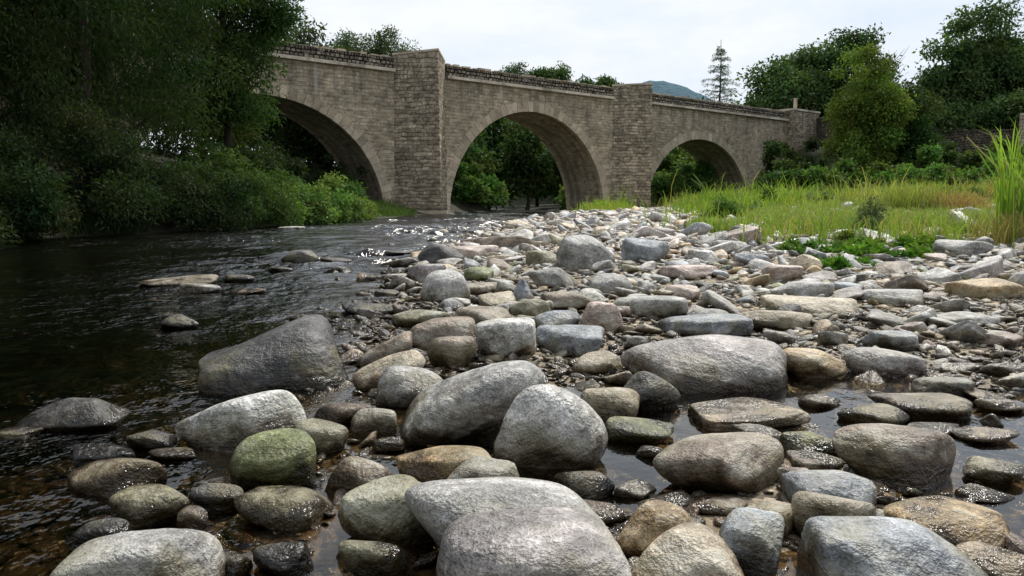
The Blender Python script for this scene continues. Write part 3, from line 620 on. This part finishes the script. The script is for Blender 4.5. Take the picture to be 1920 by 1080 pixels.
def bush(label,x,y,rx,ry,h,nb,br,nl,ll,lw,col,seed,droop=.1,name="bush",zb=None):
    rng=np.random.default_rng(seed+900); z0=gs(x,y) if zb is None else zb
    cen=np.stack([rng.uniform(-1,1,nb),rng.uniform(-1,1,nb),rng.uniform(0,1,nb)],1); rr=np.hypot(cen[:,0],cen[:,1]); cen[:,:2]/=np.maximum(rr,1)[:,None]
    cen[:,2]*=np.sqrt(np.maximum(1.05-(rr.clip(0,1))**2,.05)); cen=cen*np.array([rx,ry,max(h-br,.1)])
    V,F,C=leafgeo(*blobs_leaves(rng,cen,br*rng.uniform(.6,1.25,nb),nl,ll,lw,col,droop))
    V[:,2]=np.maximum(V[:,2],-.45 if name=="bush" and x<-6 else -.15)
    o=mk(name,V,F,M_leaf,False,C,loc=(x,y,z0)); tag(o,label,"bush"); return o
BG=(.075,.135,.032); BH=(.11,.17,.048); WD=(.023,.037,.014)
lb="low dark leafy shrub on the river bank"
for i,(x,y,rx,h,nl,col) in enumerate([(-10.0,14.0,1.7,2.8,20000,WD),(-9.7,16.8,1.6,3.0,20000,WD),(-9.0,18.8,1.4,2.2,14000,WD),(-8.1,20.6,1.2,1.7,12000,WD),(-11.5,12.3,1.9,3.4,16000,WD),(-13,14,2,5,12000,WD),
    (-7.7,22.5,1.2,1.5,11000,MD),(-7.3,24.8,1.1,1.6,11000,BG),(-7.1,27,1.1,1.7,11000,BH),(-7.0,29.5,1.2,1.8,11000,BH),(-7.0,32.5,1.1,1.5,10000,BH),(-7.3,36,1.0,.8,7000,BG),(-10.2,26,1.6,2.6,8000,MD),(-10.3,31,1.7,2.6,8000,DK),(-11,36,2,2.6,7000,DK),(-13,40,2,3,6000,DK),(-14.5,38,2.5,4,6000,DK),
    (-8.9,51.5,2.2,2.2,6000,DK),(-11,47.5,2.4,2.6,6000,DK),(-15,45.5,2.5,4,6000,DK)]):
    bush(lb if col[1]<.1 else "bright green rounded shrub at the water's edge",x,y,rx,rx,h,30,.42 if h<3 else .6,nl,.12 if y<30 else .17,.04 if y<24 else .07,col,i)
for i,(x,y,rx,h,nl,col) in enumerate([(-3.9,60,1.6,3.4,6000,BG),(-2.6,64,1.6,3.6,6000,BG),(-4.6,66,2,5,6000,MD),(6.3,70,1.8,4.2,6000,BG),(13.8,72,1.7,3.6,7500,BH),(15.8,74,2,4.4,8000,BH),(18.5,76,2.1,4.6,8000,BH),(21,78,2.2,4.4,6000,BG)]):
    bush("bright leafy shrub seen beneath a bridge arch",x,y,rx,rx,h,26,.7,nl,.3,.2,col,40+i)
HG=(.09,.16,.037)
for i,(x,y,rx,h,nl,col) in enumerate([(17.6,52,1.9,2.3,9000,MD),(20.5,51,2.1,2.5,10000,BG),(23.5,50,2.2,2.6,11000,HG),(26.5,49,2.2,2.6,11000,HG),(29.3,47.5,2.2,2.5,10000,HG),(20,57,2.3,3.3,8000,MD),(24,57,2.6,3.6,8000,BG),(28.5,55,2.6,3.6,8000,HG),(33,53,2.8,3.6,8000,HG),(37.5,51,3,3.8,7000,BG),(21.5,64,2,5.6,8000,DK),(24.5,66,2.2,5.4,7000,DK),(32,59,2.8,5,8000,MD),(36,57,3,4.8,7000,MD),(41,53,3,4.8,6000,MD),
    (33.5,64,1.6,6.0,7000,MD),(36.5,60.5,1.6,5.6,7000,BG),(39.5,57,1.6,5.2,7000,MD),(42.5,53.5,1.8,5.0,6000,BG),(31.5,70,1.8,7.2,7000,MD)]):
    bush("broad-leaved green shrub growing below the stone wall",x,y,rx,rx*.8,h,34,.55,nl,.24,.18,col,60+i)
for i,(s_,t_,w_,h,zb) in enumerate([(43.5,1.0,1.9,6.5,.3),(46.5,1.4,2.4,7.6,.3),(40.2,.5,1.1,3.4,.3),(49.5,1.2,2,6.5,.3)]):
    b=B(s_,t_,0); bush("dark ivy climbing the end of the stone bridge",b[0],b[1],w_,.5,h,44,.5,9000,.2,.18,MD,90+i,name="ivy",zb=zb)
def grass(name,label,P,h,wd,lean,col,kind="stuff",cat="grass",loc=(0,0,0)):
    n=len(P); az=R.uniform(0,6.28,n); d=np.stack([np.cos(az),np.sin(az),0*az],1); az2=R.uniform(0,6.28,n)
    s_=np.stack([np.cos(az2),np.sin(az2)*.4,0*az],1)
    up=np.array([0,0,1.]); h=h[:,None];wd=wd[:,None];lean=lean[:,None]
    m_=P+up*h*.55+d*h*lean*.22; m2=P+up*h*(.85-.1*lean)+d*h*lean*.6; tp=P+up*h*(1-.35*lean)+d*h*lean*1.05
    V=np.stack([P-s_*wd*.5,P+s_*wd*.5,m_-s_*wd*.45,m_+s_*wd*.45,m2-s_*wd*.28,m2+s_*wd*.28,tp],1).reshape(-1,3)
    b=(np.arange(n)*7)[:,None]; F=np.vstack([b+[0,1,3],b+[0,3,2],b+[2,3,5],b+[2,5,4],b+[4,5,6]])
    o=mk(name,V-np.array(loc),F,M_grass,False,np.repeat(col,7,0),loc=loc); tag(o,label,cat)
    if kind: o["kind"]=kind
    return o
n=190000; yy=np.sqrt(R.uniform(12**2,68**2,n)); xx=R.uniform(.05,.72,n)*yy
tuft=wob(xx,yy,1.4,21)*.7+wob(xx,yy,4,26)*.5; big=wob(xx,yy,.45,29)
k_=inpoly(xx+R.normal(0,.5,n),yy+R.normal(0,1.1,n))&(tuft+.5*big+R.normal(0,.15,n)>.06-.5*ss(28,44,yy)); xx,yy,tuft,big=xx[k_],yy[k_],tuft[k_],big[k_]; n=len(xx)
zz=g(xx,yy); hgt=(.18+.20*ss(16,30,yy)+.42*np.maximum(wob(xx,yy,.6,22),-.3)+.6*tuft)*R.uniform(.5,1.5,n)*(1+.8*(R.random(n)<.06))
c1=np.array([.24,.335,.05]);c2=np.array([.38,.30,.13]);c3=np.array([.08,.15,.028]); f=(.5+.5*wob(xx,yy,.5,23)*2.4-.3*tuft+R.normal(0,.15,n)).clip(0,1)[:,None]
C=c1*(1-f*.75)+c3*f*.75; dry=(ss(.1,.6,wob(xx,yy,.4,24)+.25*ss(20,30,xx))*.6+(R.random(n)<.14)*.6).clip(0,1)[:,None]; C=C*(1-dry)+c2*dry; C=C*R.uniform(.55,1.25,(n,1))
rust=(ss(.42,.65,xx/yy+.3*wob(xx,yy,.7,28))*(R.random(n)<.3))[:,None]; C=C*(1-rust)+np.array([.25,.13,.07])*rust
grass("meadow_grass","bright green and straw coloured grass beside the river",np.stack([xx,yy,zz-.02],1),np.maximum(hgt,.06),np.full(n,.013)+yy*.0005,R.uniform(.1,.9,n),C)
n=26000; yy=R.uniform(13,46,n); xl=np.interp(yy,YL,XL); xx=xl-R.uniform(.1,2.6,n); k_=wob(xx,yy,1.6,71)+R.normal(0,.2,n)>-.1; xx,yy=xx[k_],yy[k_]; n=len(xx)
zz=g(xx,yy); hgt=R.uniform(.2,.8,n)*(.6+.6*wob(xx,yy,1.3,31)); br_=ss(20,27,yy)[:,None]; C=(np.array([.03,.05,.018])*(1-br_)+np.array([.06,.095,.028])*br_)*R.uniform(.5,1.5,(n,1))
grass("riverbank_weeds","tangled green weeds and grasses along the dark bank",np.stack([xx,yy,zz-.03],1),np.maximum(hgt,.15),np.full(n,.022),R.uniform(.3,1.0,n),C)
n=24000; cy_=R.uniform(9.5,28,170); cx_=cy_*R.uniform(.3,.66,170); ii=R.integers(0,170,n); xx=cx_[ii]+R.normal(0,.25,n); yy=cy_[ii]+R.normal(0,.35,n)
k_=xx>np.interp(yy,YR,XR)+3; xx,yy=xx[k_],yy[k_]; n=len(xx); C=np.array([.18,.25,.05])*R.uniform(.6,1.3,(n,1)); C[R.random(n)<.2]=np.array([.3,.24,.12])
grass("grass_tufts","thin grass tufts growing between the bank stones",np.stack([xx,yy,g(xx,yy)],1),R.uniform(.12,.42,n),np.full(n,.013),R.uniform(.2,.9,n),C)
def clump(label,u,v,n,h,sp,col,w=.02,name="reed_clump",lean=(.1,.5),cat="plant"):
    P=gp(u,v); xx=P[0]+R.normal(0,sp,n).clip(-1.5*sp,1.5*sp); yy=P[1]+R.normal(0,sp,n).clip(-1.5*sp,1.5*sp); C=np.array(col)*R.uniform(.6,1.35,(n,1)); C[R.random(n)<.15]=np.array([.28,.23,.12])
    grass(name,label,np.stack([xx,yy,g(xx,yy)-.02],1),h*R.uniform(.45,1.1,n),np.full(n,w),R.uniform(*lean,n),C,None,cat,loc=(P[0],P[1],P[2]))
clump("tall green reeds growing among the stones",1912,452,120,1.5,.14,(.19,.29,.05),.026,lean=(.1,.6))
clump("tall green reeds growing among the stones",1980,475,120,1.3,.18,(.19,.29,.05),.024,lean=(.1,.6))
clump("short dry brown stems at the foot of the reeds",1900,458,260,.45,.22,(.30,.24,.11),.014,lean=(.1,.8))
clump("yellow-green tall grass clump at the meadow edge",1720,404,420,1.0,.35,(.24,.27,.07),.02,lean=(.1,.8))
clump("yellow-green tall grass clump at the meadow edge",1660,402,300,.8,.3,(.24,.28,.07),.02,lean=(.1,.8))
clump("reddish brown dry grass clump at the meadow edge",1800,404,420,.75,.4,(.28,.18,.09),.02,lean=(.1,.8))
clump("short green grass clump between boulders",1340,436,700,.28,.22,(.18,.27,.05),.014)
clump("short green grass clump between boulders",1500,440,700,.28,.25,(.17,.24,.06),.014)
clump("short green grass clump between boulders",1600,425,600,.36,.25,(.20,.24,.07),.014)
def weed(label,u,v,r,h,nl,col,ll=.06,lw=.03):
    P=gp(u,v); bush(label,P[0],P[1],r,r*.8,h,14,min(.14,h*.4),nl,ll,lw,col,int(u),0,"weed_plant",P[2]-.02)["category"]="plant"
weed("grey-green bushy weed standing among pale stones",1622,446,.24,.6,3200,(.15,.20,.11),.06,.02)
for (u,v,r,h,cc_) in [(1570,498,.38,.15,(.10,.19,.03)),(1655,480,.42,.22,(.11,.20,.03)),(1715,466,.38,.18,(.11,.20,.03)),(1515,470,.33,.16,(.12,.20,.05)),(1850,440,.5,.28,(.14,.21,.05)),(1440,432,.5,.22,(.14,.22,.05)),(1770,440,.4,.25,(.13,.2,.05)),(1400,445,.3,.15,(.14,.22,.05)),(1590,462,.35,.2,(.12,.19,.05))]:
    weed("low leafy green weed spreading over stones",u,v,r,h,2800,cc_)
rw=np.random.default_rng(33)
for i in range(30):
    y=rw.uniform(18,44); x=y*rw.uniform(.24,.62)
    if not inpoly(x,y): continue
    bush("leafy weed standing in the meadow grass",x,y,rw.uniform(.3,.8),rw.uniform(.3,.8),rw.uniform(.45,.95),14,.2,2200,.11,.05,((.10,.17,.04),(.13,.18,.09),(.07,.13,.03))[i%3],300+i,0,"weed_plant")["category"]="plant"
# ------------------------------------------------------------------ far hill
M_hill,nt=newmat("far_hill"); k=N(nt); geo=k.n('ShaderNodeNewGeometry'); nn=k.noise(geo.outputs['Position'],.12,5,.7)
k.out(k.pbsdf(k.mix(k.mr(nn,.3,.7,0,1),(.08,.14,.18),(.14,.21,.24)),1,k.bump(nn,1,6).outputs[0],0))  # aerial haze is painted into the bluish hill colours
xs=np.linspace(-500,900,220); ys=np.linspace(760,1500,60); X,Y=np.meshgrid(xs,ys)
rd=np.sqrt(((X-160)*.6)**2+((Y-900)*.6)**2+10**2); Zh=147-rd*1.0+3*wob(X,Y,.05,50)+1.8*wob(X,Y,.25,51)
V=np.stack([X,Y,np.maximum(Zh,-5)],-1).reshape(-1,3)
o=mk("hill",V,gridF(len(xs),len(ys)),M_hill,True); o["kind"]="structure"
print("T end",time.time()-T0)
